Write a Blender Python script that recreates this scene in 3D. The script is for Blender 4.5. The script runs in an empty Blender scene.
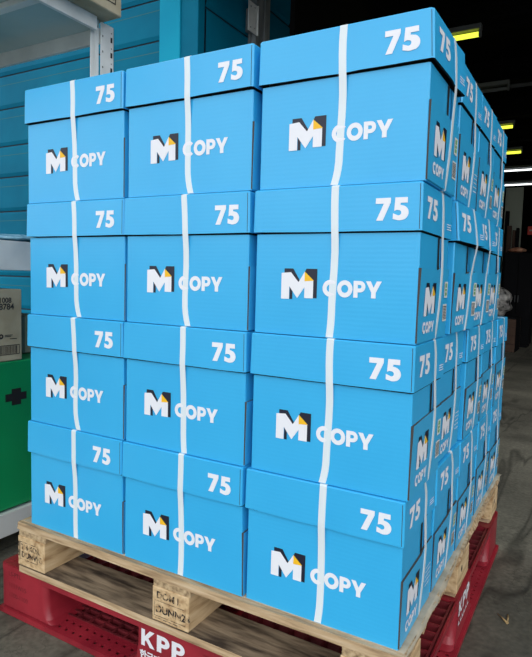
import bpy, bmesh, math, random
from mathutils import Vector, Matrix
from mathutils.geometry import tessellate_polygon
from math import sin, cos, pi, radians as R
scn = bpy.context.scene
col = scn.collection
random.seed(7)

# ------------------------------------------------------------------ materials
def srgb(r, g, b):
    f = lambda c: (c/255/12.92) if c/255 <= .04045 else ((c/255+.055)/1.055)**2.4
    return (f(r), f(g), f(b), 1)

def mat(name, c, rough=.6, metal=0, emit=None, es=0, spec=.5, alpha=1, coat=0):
    m = bpy.data.materials.new(name); m.use_nodes = True
    b = m.node_tree.nodes['Principled BSDF']
    b.inputs['Base Color'].default_value = c
    b.inputs['Roughness'].default_value = rough
    b.inputs['Metallic'].default_value = metal
    b.inputs['Specular IOR Level'].default_value = spec
    b.inputs['Alpha'].default_value = alpha
    b.inputs['Coat Weight'].default_value = coat
    if emit:
        b.inputs['Emission Color'].default_value = emit
        b.inputs['Emission Strength'].default_value = es
    return m

def noisy(m, c1, c2, scale=(5, 5, 5), nscale=3, detail=6, lo=.35, hi=.65, bump=0, bdist=.002, c3=None, rough=None, bscale=None):
    nt = m.node_tree; N = nt.nodes; L = nt.links; b = N['Principled BSDF']
    tc = N.new('ShaderNodeTexCoord'); mp = N.new('ShaderNodeMapping')
    mp.inputs['Scale'].default_value = scale
    nz = N.new('ShaderNodeTexNoise'); nz.inputs['Scale'].default_value = nscale; nz.inputs['Detail'].default_value = detail
    rp = N.new('ShaderNodeValToRGB')
    rp.color_ramp.elements[0].position = lo; rp.color_ramp.elements[0].color = c1
    rp.color_ramp.elements[1].position = hi; rp.color_ramp.elements[1].color = c2
    if c3:
        e = rp.color_ramp.elements.new((lo+hi)/2); e.color = c3
    L.new(tc.outputs['Object'], mp.inputs['Vector']); L.new(mp.outputs['Vector'], nz.inputs['Vector'])
    L.new(nz.outputs['Fac'], rp.inputs['Fac']); L.new(rp.outputs['Color'], b.inputs['Base Color'])
    if bump:
        bp = N.new('ShaderNodeBump'); bp.inputs['Strength'].default_value = bump; bp.inputs['Distance'].default_value = bdist
        n2 = N.new('ShaderNodeTexNoise'); n2.inputs['Scale'].default_value = bscale or nscale*2; n2.inputs['Detail'].default_value = 5
        L.new(mp.outputs['Vector'], n2.inputs['Vector'])
        L.new(n2.outputs['Fac'], bp.inputs['Height']); L.new(bp.outputs['Normal'], b.inputs['Normal'])
    if rough:
        mr = N.new('ShaderNodeMapRange'); mr.inputs['To Min'].default_value = rough[0]; mr.inputs['To Max'].default_value = rough[1]
        L.new(nz.outputs['Fac'], mr.inputs['Value']); L.new(mr.outputs['Result'], b.inputs['Roughness'])
    return m

def carton(name, c, dark):
    """printed corrugated board: faint flute lines and soft colour drift"""
    m = mat(name, c, .33, spec=.6); nt = m.node_tree; N = nt.nodes; L = nt.links; b = N['Principled BSDF']
    tc = N.new('ShaderNodeTexCoord')
    nz = N.new('ShaderNodeTexNoise'); nz.inputs['Scale'].default_value = 7; nz.inputs['Detail'].default_value = 4
    geo = N.new('ShaderNodeNewGeometry')
    L.new(geo.outputs['Position'], nz.inputs['Vector'])
    mx = N.new('ShaderNodeMix'); mx.data_type = 'RGBA'
    mx.inputs['A'].default_value = c; mx.inputs['B'].default_value = dark
    L.new(nz.outputs['Fac'], mx.inputs['Factor']); L.new(mx.outputs['Result'], b.inputs['Base Color'])
    wv = N.new('ShaderNodeTexWave'); wv.bands_direction = 'Z'; wv.inputs['Scale'].default_value = 34; wv.inputs['Distortion'].default_value = 1.2
    mp = N.new('ShaderNodeMapping'); mp.inputs['Scale'].default_value = (1.2, 1.2, 1.2)
    L.new(tc.outputs['Object'], mp.inputs['Vector']); L.new(mp.outputs['Vector'], wv.inputs['Vector'])
    n2 = N.new('ShaderNodeTexNoise'); n2.inputs['Scale'].default_value = 9; L.new(geo.outputs['Position'], n2.inputs['Vector'])
    ad = N.new('ShaderNodeMath'); ad.operation = 'MULTIPLY_ADD'; ad.inputs[1].default_value = .05
    L.new(wv.outputs['Fac'], ad.inputs[0]); L.new(n2.outputs['Fac'], ad.inputs[2])
    bp = N.new('ShaderNodeBump'); bp.inputs['Strength'].default_value = .3; bp.inputs['Distance'].default_value = .003
    L.new(ad.outputs[0], bp.inputs['Height']); L.new(bp.outputs['Normal'], b.inputs['Normal'])
    return m

M = {}
M['blue'] = carton('blue_board', srgb(58, 186, 243), srgb(48, 175, 236))
M['blue_side'] = carton('blue_board_flap', srgb(62, 188, 243), srgb(52, 172, 228))
M['white'] = mat('white_ink', srgb(240, 242, 250), .5)
M['navy'] = mat('navy_ink', srgb(22, 26, 48), .45)
M['yellow'] = mat('yellow_ink', srgb(250, 195, 30), .5)
M['dark'] = mat('slot_shadow', srgb(14, 16, 22), .9)  # flat black for openings and for the shade painted in the lid gap
M['edge'] = mat('board_cut_edge', srgb(70, 66, 66), .9)
M['inkgrey'] = mat('barcode_ink', srgb(95, 95, 98), .6)
M['sticker'] = mat('sticker_paper', srgb(222, 224, 220), .5)
M['green_ink'] = mat('green_ink', srgb(120, 175, 120), .5)
M['strap'] = mat('strap_plastic', srgb(236, 246, 252), .35, spec=.5, alpha=.93)
M['wood'] = noisy(mat('pallet_wood', (1, 1, 1, 1), .8), srgb(128, 102, 74), srgb(214, 192, 160), (3.2, 34, 34), 2.6, 10, .28, .72, .7, .003, srgb(190, 162, 126))
M['wood_y'] = noisy(mat('pallet_wood_lengthwise', (1, 1, 1, 1), .8), srgb(120, 98, 72), srgb(208, 186, 152), (34, 3.2, 34), 2.6, 10, .28, .72, .7, .003, srgb(184, 158, 122))
M['wood_block'] = noisy(mat('pallet_block_wood', (1, 1, 1, 1), .8), srgb(150, 112, 72), srgb(226, 200, 160), (26, 5, 34), 2.0, 9, .28, .72, .6, .003, srgb(206, 176, 134))
M['wood_old'] = noisy(mat('weathered_board_wood', (1, 1, 1, 1), .85), srgb(62, 50, 40), srgb(176, 156, 130), (2.2, 12, 12), 3.0, 10, .36, .68, .8, .004, srgb(142, 124, 102))
M['stamp'] = mat('black_print_ink', srgb(40, 38, 38), .7)
M['worn_ink'] = noisy(mat('worn_stamp_ink', (1, 1, 1, 1), .8), srgb(34, 30, 32), srgb(196, 166, 126), (60, 60, 60), 2.2, 4, .46, .62)
M['red'] = noisy(mat('red_plastic', (1, 1, 1, 1), .35, spec=.5), srgb(124, 26, 40), srgb(172, 46, 58), (3, 3, 3), 2, 6, .3, .7, .15, .002, rough=(.28, .5))
M['red_deck'] = noisy(mat('dark_red_plastic', (1, 1, 1, 1), .5), srgb(84, 24, 32), srgb(132, 40, 48), (4, 4, 4), 3, 6, .3, .7, .1, .002)  # darker red for the decks and embossed letters
M['white_paint'] = mat('white_paint', srgb(232, 232, 238), .6)
M['steel_white'] = noisy(mat('white_coated_steel', (1, 1, 1, 1), .35), srgb(196, 200, 200), srgb(224, 226, 224), (2, 2, 2), 3, 4)
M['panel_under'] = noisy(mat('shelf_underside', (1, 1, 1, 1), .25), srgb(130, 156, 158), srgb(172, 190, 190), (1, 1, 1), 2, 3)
M['steel_grey'] = noisy(mat('galvanised_steel', (1, 1, 1, 1), .45, .3), srgb(120, 126, 130), srgb(156, 160, 162), (4, 4, 1), 3, 4)
M['teal'] = noisy(mat('teal_container_paint', (1, 1, 1, 1), .6, spec=.08), srgb(0, 92, 122), srgb(2, 116, 146), (.8, .8, .8), 1.5, 6, .3, .7, .25, .01)
M['teal_bright'] = noisy(mat('teal_post_paint', (1, 1, 1, 1), .6, spec=.1), srgb(8, 142, 178), srgb(20, 160, 192), (1, 1, 1), 1.5, 6, .3, .7)
M['teal_dark'] = mat('teal_seam', srgb(2, 26, 40), .7)
M['kraft'] = noisy(mat('kraft_board', (1, 1, 1, 1), .8), srgb(150, 140, 116), srgb(176, 166, 142), (3, 3, 3), 3, 5, bump=.1)
M['kraft_dark'] = noisy(mat('dull_kraft_board', (1, 1, 1, 1), .8), srgb(104, 100, 86), srgb(126, 120, 102), (3, 3, 3), 3, 5)
M['slip'] = noisy(mat('grey_slip_sheet', (1, 1, 1, 1), .8), srgb(160, 152, 134), srgb(196, 186, 166), (6, 6, 6), 3, 5, bump=.2)
M['green'] = noisy(mat('green_board', (1, 1, 1, 1), .45), srgb(2, 132, 76), srgb(8, 154, 92), (1, 1, 1), 2, 4)
M['dark_wall'] = mat('dark_warehouse_wall', srgb(22, 22, 24), .95, spec=.1)
M['roof'] = mat('dark_roof_sheet', srgb(18, 18, 20), .95, spec=.1)
M['dim_panel'] = mat('dim_panel_board', srgb(150, 156, 142), .8)
M['brown'] = mat('brown_timber', srgb(70, 50, 38), .85)
M['film'] = noisy(mat('plastic_film', (1, 1, 1, 1), .25), srgb(56, 56, 58), srgb(200, 196, 190), (4, 4, 4), 3, 6, .35, .6, .8, .02)
M['lamp_body'] = mat('lamp_housing', srgb(120, 124, 126), .5)
M['pipe'] = mat('dim_pipe_steel', srgb(84, 86, 88), .7)
M['tube_yellow'] = mat('yellow_tube_glow', srgb(240, 250, 110), .5, emit=srgb(232, 246, 70), es=1.6)
M['tube_white'] = mat('white_tube_glow', (1, 1, 1, 1), .5, emit=(.95, 1, 1, 1), es=2.2)
M['leaf'] = mat('dry_leaf_brown', srgb(176, 150, 104), .8)
M['blue_bag'] = noisy(mat('blue_plastic_film', (1, 1, 1, 1), .25), srgb(30, 110, 160), srgb(150, 200, 220), (10, 10, 10), 3, 4, bump=.5)
M['rust'] = mat('faint_rust_line', srgb(62, 112, 118), .8, spec=.1)
M['rag'] = noisy(mat('rust_brown_cloth', (1, 1, 1, 1), .9), srgb(150, 80, 50), srgb(200, 150, 120), (4, 4, 4), 3, 4)
M['red_sign'] = mat('dim_red_sign', srgb(190, 60, 50), .7)

# floor: worn concrete with dark scuffs
def floor_mat():
    m = mat('worn_concrete', (1, 1, 1, 1), .62); nt = m.node_tree; N = nt.nodes; L = nt.links; b = N['Principled BSDF']
    geo = N.new('ShaderNodeNewGeometry')
    n1 = N.new('ShaderNodeTexNoise'); n1.inputs['Scale'].default_value = 1.6; n1.inputs['Detail'].default_value = 10; n1.inputs['Roughness'].default_value = .65
    L.new(geo.outputs['Position'], n1.inputs['Vector'])
    r1 = N.new('ShaderNodeValToRGB'); r1.color_ramp.elements[0].position = .3; r1.color_ramp.elements[0].color = srgb(78, 76, 67)
    r1.color_ramp.elements[1].position = .72; r1.color_ramp.elements[1].color = srgb(150, 146, 130)
    L.new(n1.outputs['Fac'], r1.inputs['Fac'])
    # fine speckle
    n2 = N.new('ShaderNodeTexNoise'); n2.inputs['Scale'].default_value = 75; n2.inputs['Detail'].default_value = 4
    L.new(geo.outputs['Position'], n2.inputs['Vector'])
    # tyre scuffs: warped thin bands
    mp = N.new('ShaderNodeMapping'); mp.inputs['Rotation'].default_value = (0, 0, R(-28)); mp.inputs['Scale'].default_value = (1, .12, 1)
    L.new(geo.outputs['Position'], mp.inputs['Vector'])
    n3 = N.new('ShaderNodeTexNoise'); n3.inputs['Scale'].default_value = 5.5; n3.inputs['Detail'].default_value = 3; n3.inputs['Distortion'].default_value = .7
    L.new(mp.outputs['Vector'], n3.inputs['Vector'])
    r3 = N.new('ShaderNodeValToRGB'); cr = r3.color_ramp
    cr.elements[0].position = .47; cr.elements[0].color = (1, 1, 1, 1); cr.elements[1].position = .53; cr.elements[1].color = (1, 1, 1, 1)
    e = cr.elements.new(.5); e.color = (.3, .3, .3, 1)
    L.new(n3.outputs['Fac'], r3.inputs['Fac'])
    v = N.new('ShaderNodeTexVoronoi'); v.feature = 'DISTANCE_TO_EDGE'; v.inputs['Scale'].default_value = 3.2
    nv = N.new('ShaderNodeVectorMath'); nv.operation = 'ADD'
    L.new(geo.outputs['Position'], nv.inputs[0]); L.new(n1.outputs['Color'], nv.inputs[1]); L.new(nv.outputs[0], v.inputs['Vector'])
    rv = N.new('ShaderNodeValToRGB'); rv.color_ramp.elements[0].position = 0; rv.color_ramp.elements[0].color = (.4, .4, .4, 1)
    rv.color_ramp.elements[1].position = .012; rv.color_ramp.elements[1].color = (1, 1, 1, 1)
    L.new(v.outputs['Distance'], rv.inputs['Fac'])
    def mul(a, c, f=1):
        x = N.new('ShaderNodeMix'); x.data_type = 'RGBA'; x.blend_type = 'MULTIPLY'; x.inputs['Factor'].default_value = f
        L.new(a, x.inputs['A']); L.new(c, x.inputs['B']); return x.outputs['Result']
    o = mul(r1.outputs['Color'], r3.outputs['Color'], .8); o = mul(o, rv.outputs['Color'], .8)
    r2 = N.new('ShaderNodeValToRGB'); r2.color_ramp.elements[0].color = (.35, .35, .35, 1); r2.color_ramp.elements[0].position = .3; r2.color_ramp.elements[1].position = .7
    L.new(n2.outputs['Fac'], r2.inputs['Fac']); o = mul(o, r2.outputs['Color'], .6)
    L.new(o, b.inputs['Base Color'])
    bp = N.new('ShaderNodeBump'); bp.inputs['Strength'].default_value = .3; bp.inputs['Distance'].default_value = .004
    L.new(n2.outputs['Fac'], bp.inputs['Height']); L.new(bp.outputs['Normal'], b.inputs['Normal'])
    return m
M['floor'] = floor_mat()

# ------------------------------------------------------------------ mesh helpers
class MB:
    def __init__(s): s.bm = bmesh.new(); s.mats = []
    def mi(s, m):
        if m not in s.mats: s.mats.append(m)
        return s.mats.index(m)
    def box(s, x0, x1, y0, y1, z0, z1, m, bev=0, rotz=0, seg=1):
        r = bmesh.ops.create_cube(s.bm, size=1)
        vs = r['verts']
        c = Vector(((x0+x1)/2, (y0+y1)/2, (z0+z1)/2))
        for v in vs: v.co = Vector((v.co.x*(x1-x0), v.co.y*(y1-y0), v.co.z*(z1-z0)))
        fs = list({f for v in vs for f in v.link_faces}); i = s.mi(m)
        for f in fs: f.material_index = i
        if bev:
            es = list({e for v in vs for e in v.link_edges})
            g = bmesh.ops.bevel(s.bm, geom=es, offset=bev, segments=seg, affect='EDGES', clamp_overlap=True)
            vs = list(set(g['verts']) | {v for v in vs if v.is_valid})
            for f in g['faces']: f.material_index = i
        for v in vs:
            p = v.co
            if rotz: p = Matrix.Rotation(rotz, 3, 'Z') @ p
            v.co = p + c
        return s
    def face(s, pts, m, flip=False):
        vs = [s.bm.verts.new(p) for p in pts]
        f = s.bm.faces.new(vs if not flip else vs[::-1]); f.material_index = s.mi(m); return s
    def poly(s, loops, fn, m, flip=False):
        """filled 2-D outline with holes; fn maps (a, b) to a 3-D point"""
        flat = [p for l in loops for p in l]
        tris = tessellate_polygon([[Vector((p[0], p[1], 0)) for p in l] for l in loops])
        vs = [s.bm.verts.new(fn(*p)) for p in flat]; i = s.mi(m)
        for t in tris:
            a, b, c = (flat[k] for k in t)
            area = (b[0]-a[0])*(c[1]-a[1])-(b[1]-a[1])*(c[0]-a[0])
            if abs(area) < 1e-12: continue
            t = t if (area > 0) != flip else t[::-1]
            try: f = s.bm.faces.new([vs[k] for k in t]); f.material_index = i
            except ValueError: pass
        return s
    def cyl(s, p0, p1, r, m, n=10, r2=None):
        p0 = Vector(p0); p1 = Vector(p1); d = p1-p0
        q = d.to_track_quat('Z', 'Y').to_matrix().to_4x4(); q.translation = (p0+p1)/2
        g = bmesh.ops.create_cone(s.bm, cap_ends=True, segments=n, radius1=r, radius2=r if r2 is None else r2, depth=d.length, matrix=q)
        i = s.mi(m)
        for f in {f for v in g['verts'] for f in v.link_faces}: f.material_index = i
        return s
    def build(s, name, parent=None, smooth=False, loc=None):
        me = bpy.data.meshes.new(name); s.bm.to_mesh(me); s.bm.free()
        for m in s.mats: me.materials.append(m)
        if smooth:
            for p in me.polygons: p.use_smooth = True
        else: me.set_sharp_from_angle(angle=R(24))
        o = bpy.data.objects.new(name, me); col.objects.link(o)
        if parent: o.parent = parent
        if loc: o.location = loc
        return o

def tag(o, label, cat, group=None):
    o['label'] = label; o['category'] = cat
    if group: o['group'] = group
    return o
def struct(o): o['kind'] = 'structure'; return o
def thing(name, label, cat, loc=(0, 0, 0), rz=0, group=None):
    o = bpy.data.objects.new(name, None); col.objects.link(o)
    o.location = loc; o.rotation_euler = (0, 0, rz); o.empty_display_size = .1
    return tag(o, label, cat, group)

# ------------------------------------------------------------------ lettering outlines (unit height)
def arc(cx, cy, rx, ry, a0, a1, n=18):
    return [(cx+rx*cos(R(a0+(a1-a0)*i/n)), cy+ry*sin(R(a0+(a1-a0)*i/n))) for i in range(n+1)]
def g_O():
    return [arc(.54, .5, .54, .52, 0, 360, 28)[:-1], arc(.54, .5, .245, .24, 0, 360, 24)[:-1]], 1.08
def g_C():
    return [arc(.54, .5, .54, .52, 42, 318, 24) + arc(.54, .5, .245, .24, 318, 42, 20)], .96
def g_P():
    o = [(0, 0), (0, 1), (.42, 1)] + arc(.44, .66, .36, .34, 84, -84, 14) + [(.29, .32), (.29, 0)]
    h = [(.29, .555), (.29, .765)] + arc(.43, .66, .105, .105, 90, -90, 8)
    return [o, h], .80
def g_Y():
    return [[(-.04, 1), (.28, 1), (.48, .62), (.68, 1), (1.0, 1), (.63, .34), (.63, 0), (.33, 0), (.33, .34)]], .96
def g_K():
    return [[(0, 0), (0, 1), (.24, 1), (.24, .6), (.55, 1), (.86, 1), (.47, .54), (.88, 0), (.57, 0), (.31, .37), (.24, .28), (.24, 0)]], .88
def g_7():
    return [[(0, 1), (.70, 1), (.70, .80), (.36, 0), (.05, 0), (.38, .75), (0, .75)]], .72
def g_5():
    o = [(.08, 1), (.63, 1), (.63, .76), (.33, .76), (.32, .65)] + arc(.31, .33, .37, .335, 90, -112, 20) + [(.0, .06), (.0, .31)]
    i = arc(.26, .33, .115, .115, -110, 95, 14) + [(.17, .46), (.05, .41)]
    return [o + i], .68
GL = dict(O=g_O, C=g_C, P=g_P, Y=g_Y, K=g_K)
GL['7'] = g_7; GL['5'] = g_5
def write(mb, text, a, b, w, h, fn, m, gap=.06, flip=False):
    """text into the rectangle a..a+w, b..b+h"""
    gs = [GL[c]() for c in text]
    tot = sum(g[1] for g in gs)+gap*(len(gs)-1); k = w/tot; x = 0
    for loops, adv in gs:
        xx = x
        mb.poly([[(a+k*(p[0]+xx), b+h*p[1]) for p in l] for l in loops], fn, m, flip)
        x += adv+gap

def logo_M(mb, a, b, w, h, fn, fn2, fn3):
    """white folded M over a navy shadow, with a yellow fold"""
    P = lambda pts: [[(a+w*x, b+h*y) for x, y in pts]]
    mb.poly(P([(.08, .86), (.08, 1.0), (.33, 1.0), (.53, .60), (.70, 1.0), (1.0, 1.0), (1.0, .06), (.90, .06), (.90, .55), (.60, .80), (.46, .5)]), fn, M['navy'])
    mb.poly(P([(.24, .0), (.24, .42), (.32, .25), (.32, .0)]), fn, M['navy'])
    mb.poly(P([(0, 0), (0, .85), (.27, .88), (.49, .56), (.66, .91), (.90, .62), (.90, .05), (.66, .05), (.66, .40), (.46, .04), (.23, .42), (.23, 0)]), fn2, M['white'])
    mb.poly(P([(.66, .91), (.66, .60), (.92, .62)]), fn3, M['yellow'])

# ------------------------------------------------------------------ paper box
BW, BD, BH = .311, .2115, .2615      # outer lid footprint and box height
LH = .0765; NECK = .0036
ins = .0045                          # lid overhang
def smooth_noise(seed):
    r = random.Random(seed); ph = [(r.uniform(4, 22), r.uniform(4, 22), r.uniform(0, 6.3), r.uniform(-1, 1)) for _ in range(4)]
    return lambda a, b: sum(w*sin(p*a+q*b+o) for p, q, o, w in ph)/2.5

def grid_side(mb, axis, const, a0, a1, z0, z1, na, nz, wf, m):
    """one vertical wall of the lid or body as a grid; axis 'y' = front/back, 'x' = sides; const = signed plane"""
    i = mb.mi(m); V = []
    for k in range(nz+1):
        row = []
        for j in range(na+1):
            a = a0+(a1-a0)*j/na; z = z0+(z1-z0)*k/nz
            row.append(mb.bm.verts.new(wf(a, z)))
        V.append(row)
    for k in range(nz):
        for j in range(na):
            f = mb.bm.faces.new([V[k][j], V[k][j+1], V[k+1][j+1], V[k+1][j]]); f.material_index = i; f.smooth = True
    return V

def make_box(seed, loc, rz, label, group, front=True, side=True, fkink=0, skink=0.0, flare=0.0, lx=0, lz=0, tx=0, fb=0, bw=0):
    rnd = random.Random(seed)
    root = thing('copy_paper_box', label, 'paper box', loc, rz, group)
    nf = smooth_noise(seed*3+1); ns = smooth_noise(seed*5+2)
    fs = .162; ss = .152                # strap positions (along x on the front, along y on the side)
    press = lambda t, w=.018: math.exp(-(t/w)**2)
    # ---- body
    b = MB()
    x0, x1, y0, y1 = .0040, BW-.0022, .0058, BD-ins
    def body_pt(x, y, z):
        t = min(1, max(0, 1-abs(z-.10)/.10))
        dx = dy = 0
        if y < .04: dy = -.0010*t*nf(x, z*.5)*(1 if 0.02 < x < BW-.02 else .2) + .0008*press(x-fs)*min(1, z/.03)
        if x > BW-.04: dx = .0012*t*ns(y, z*.5) - .0012*press(y-ss)*min(1, z/.03)
        dx += bw*(1-min(1, z/.18))*x/BW
        return Vector((x+dx, y+dy, z))
    N1, N2, NZ = 14, 10, 10
    ring = []
    c = .0022
    pts = []
    def lin(p, q, n): return [(p[0]+(q[0]-p[0])*i/n, p[1]+(q[1]-p[1])*i/n) for i in range(n+1)]
    pts += lin((x0+c, y0), (x1-c, y0), N1); pts += lin((x1, y0+c), (x1, y1-c), N2)
    pts += lin((x1-c, y1), (x0+c, y1), 2); pts += lin((x0, y1-c), (x0, y0+c), 2)
    ib = b.mi(M['blue'])
    zt = BH-.004
    # full-width walls up to a shoulder just under the lid skirt, then a narrower neck inside the lid
    zsh = BH-LH-NECK; nk = .009
    rows = [[b.bm.verts.new(body_pt(px, py, zsh*k/(NZ-2))) for px, py in pts] for k in range(NZ-1)]
    for z in (zsh+.0004, zt):
        rows.append([b.bm.verts.new(Vector((BW/2+(px-BW/2)*(1-2*nk/BW), BD/2+(py-BD/2)*(1-2*nk/BD), z))) for px, py in pts])
    n = len(pts); idk = b.mi(M['dark'])  # neck painted black to deepen the shade line under the lid
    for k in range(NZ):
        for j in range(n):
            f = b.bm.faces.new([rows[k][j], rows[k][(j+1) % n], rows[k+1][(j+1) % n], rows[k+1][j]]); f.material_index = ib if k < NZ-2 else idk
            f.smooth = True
    b.bm.faces.new(rows[0][::-1]).material_index = ib
    b.bm.faces.new(rows[-1]).material_index = ib
    def ff(off):
        return lambda a, z: body_pt(a, y0, z)+Vector((0, -off, 0))
    if front:
        logo_M(b, .062+lx, .065+lz, .071, .055, ff(.0006), ff(.0009), ff(.0012))
        write(b, 'COPY', .144+lx, .0725+lz, .106, .0285, ff(.0008), M['white'])
    # dark hand slot between the upper wings of the end panel, and the wing edges
    def fsd(off):
        return lambda a, z: body_pt(x1, a, z)+Vector((off, 0, 0))
    b.poly([[(.1225, .115), (.1360, .115), (.1360, BH-LH-NECK), (.1225, BH-LH-NECK)]], fsd(.0012), M['dark'])
    b.build('carton_body', root)
    # ---- end flap on the right, carrying the upright logo
    s = MB(); th = .0018
    fl_h = .124 + rnd.uniform(-.004, .006)
    slope = rnd.uniform(-.003, .004)
    oy0, oy1 = y0+.001, y1-.001
    zf = lambda y: fl_h + slope*(y-oy0)/(oy1-oy0) + (.004 if y > .13 else 0)*(seed % 2)
    bulge = lambda y, z: bw*(1-min(1, z/.18)) + fb*(y/BD)**2 + .0022*max(0, (z-.05)/.08) * (1+.6*ns(y*2, z)) - .0012*press(y-ss)
    def fp(off):
        return lambda y, z: Vector((x1+th+off+max(-.001, bulge(y, z)), y, z))
    ys = [oy0+(oy1-oy0)*i/12 for i in range(13)]
    im = s.mi(M['blue_side']); ie = s.mi(M['edge'])
    V = [[s.bm.verts.new(fp(0)(y, max(.002, zf(y)*k/6))) for y in ys] for k in range(7)]
    for k in range(6):
        for j in range(12):
            f = s.bm.faces.new([V[k][j], V[k][j+1], V[k+1][j+1], V[k+1][j]]); f.material_index = im; f.smooth = True
    W = [s.bm.verts.new((x1+.0002, y, zf(y))) for y in ys]
    for j in range(12): f = s.bm.faces.new([V[6][j], V[6][j+1], W[j+1], W[j]]); f.material_index = ie
    for idx, yy in ((0, oy0), (12, oy1)):
        W2 = [s.bm.verts.new((x1+.0002, yy, max(.002, zf(yy)*k/6))) for k in range(7)]
        for k in range(6):
            q = [W2[k], V[k][idx], V[k+1][idx], W2[k+1]]
            f = s.bm.faces.new(q if idx == 0 else q[::-1]); f.material_index = ie
    if side:
        logo_M(s, .038, .045, .075, .056, fp(.0007), fp(.0010), fp(.0013))
        write(s, 'COPY', .034, .016, .075, .019, fp(.0009), M['white'])
        if seed % 7 != 3:
            s.poly([[(.174, .030), (.203, .030), (.203, .062), (.174, .062)]], fp(.0009), M['sticker'])
            for i in range(9):
                z = .0335+i*.0029
                s.poly([[(.1765, z), (.2005, z), (.2005, z+.0019), (.1765, z+.0019)]], fp(.0012), M['inkgrey'])
            s.poly([[(.178, .074), (.202, .074), (.202, .104), (.178, .104)]], fp(.0009), M['sticker'])
            for i, (zz, hh) in enumerate(((.078, .006), (.086, .005), (.093, .008))):
                s.poly([[(.183, zz), (.196, zz), (.196, zz+hh), (.183, zz+hh)]], fp(.0012), M['green_ink'])
        else:
            for i in range(5):
                s.poly([[(.165, .04+i*.009), (.198, .04+i*.009), (.198, .0418+i*.009), (.165, .0418+i*.009)]], fp(.0009), M['white'])
    s.build('end_flap', root)
    # ---- lid: open-bottomed shell with slightly flared skirt
    l = MB(); il = l.mi(M['blue']); c = .003
    ffl = .0004+rnd.uniform(0, .0010); sfl = .0006+rnd.uniform(0, .0012)+flare
    def lid_pt(x, y, z, inset=0):
        t = (BH-z)/LH
        dx = dy = 0
        if y < .03: dy = -ffl*t*(1+.5*nf(x*1.3, 2)) + .0022*press(x-fs, .022)*(.4+.6*t)
        if y > BD-.03: dy = ffl*t
        if x > BW-.03: dx = sfl*t*(1+.5*ns(y*1.5, 3)) + flare*(y/BD) - .0030*press(y-ss, .022)*(.4+.6*t)
        if x < .03: dx = -.0008*t
        dz = (-.0010*abs(nf(x*2, 1)) - .0008*sin(pi*x/BW))*(1 if t > .9 else 0)
        return Vector((x+dx, y+dy, z+dz))
    def ringpts(ix):
        q = []
        a0, a1, b0, b1 = ix, BW-ix, ix, BD-ix
        q += lin((a0+c, b0), (a1-c, b0), 16); q += lin((a1, b0+c), (a1, b1-c), 12)
        q += lin((a1-c, b1), (a0+c, b1), 4); q += lin((a0, b1-c), (a0, b0+c), 4)
        return q
    P0 = ringpts(0); P1 = ringpts(.0042); n = len(P0); KZ = 5
    O = [[l.bm.verts.new(lid_pt(px, py, BH-.002-(LH-.002)*k/KZ)) for px, py in P0] for k in range(KZ+1)]
    I = [l.bm.verts.new(lid_pt(px, py, BH-LH)+Vector((0, 0, .0002))) for px, py in P1]
    T = [l.bm.verts.new((px+(BW/2-px)*.012, py+(BD/2-py)*.018, BH)) for px, py in P0]
    I2 = [l.bm.verts.new((px, py, BH-.02)) for px, py in P1]
    for j in range(n):
        j2 = (j+1) % n
        for k in range(KZ):
            f = l.bm.faces.new([O[k+1][j], O[k+1][j2], O[k][j2], O[k][j]]); f.material_index = il; f.smooth = True
        l.bm.faces.new([O[0][j], O[0][j2], T[j2], T[j]]).material_index = il
        f = l.bm.faces.new([I[j], I[j2], O[KZ][j2], O[KZ][j]]); f.material_index = l.mi(M['dark'])  # skirt underside and inside painted black, shade put into the colour
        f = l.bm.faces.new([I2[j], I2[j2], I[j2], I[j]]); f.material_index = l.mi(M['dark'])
    l.bm.faces.new(T).material_index = il
    # dark cut line at the near corner of the skirt
    def lf(off): return lambda a, z: lid_pt(a, 0, z)+Vector((0, -off, 0))
    def ls(off): return lambda a, z: lid_pt(BW, a, z)+Vector((off, 0, 0))
    if front: write(l, '75', .2350+tx, .2005, .0545, .0365, lf(.0009), M['white'], gap=.10)
    l.poly([[(BW-.0042, BH-LH+.002), (BW-.0032, BH-LH+.002), (BW-.0032, BH-.004), (BW-.0042, BH-.004)]], lf(.0004), M['edge'])
    if side:
        write(l, '75', .028, .206, .068, .036, ls(.0009), M['white'], gap=.10)
        for i, (ya, yb, z) in enumerate(((.172, .200, .2085), (.172, .196, .2040), (.172, .202, .1995))):
            l.poly([[(ya, z), (yb, z), (yb, z+.0016), (ya, z+.0016)]], ls(.0009), M['white'])
    l.build('lid', root)
    # ---- the two crossing straps, each a loop round the box
    def ribbon(path, wdir, w):
        s = MB(); i = s.mi(M['strap']); n = len(path); vv = []
        for k, (p, nrm, sh) in enumerate(path):
            p = Vector(p); nrm = Vector(nrm); wd = Vector(wdir)
            p = p+wd*sh
            vv.append([s.bm.verts.new(p+wd*a+nrm*b_) for a, b_ in ((-w/2, .0001), (w/2, .0001), (w/2, .0009), (-w/2, .0009))])
        for k in range(n-1):
            A, B = vv[k], vv[k+1]
            for q in range(4):
                f = s.bm.faces.new([A[q], A[(q+1) % 4], B[(q+1) % 4], B[q]]); f.material_index = i; f.smooth = True
        bmesh.ops.recalc_face_normals(s.bm, faces=s.bm.faces)
        return s
    fx = fs
    zs = [.2605, .25, .235, .215, .197, .186, .172, .15, .12, .09, .06, .04, .026, .014, .004, .001]
    path = []
    wob = rnd.uniform(-.0015, .0015)
    for z in zs:
        if z > .185: y = lid_pt(fx, 0, z)[1]
        else:
            yl = lid_pt(fx, 0, .186)[1]; yb = body_pt(fx, y0, z)[1]
            t = max(0, (z-.11)/.075); y = yb+(yl-yb)*t*t
        k = max(0, 1-z/.05)
        sh = fkink*k*k + wob*sin(z*30) + fkink*-.25*max(0, (z-.225)/.04)
        path.append(((fx, y, z), (0, -1, 0), sh))
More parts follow.
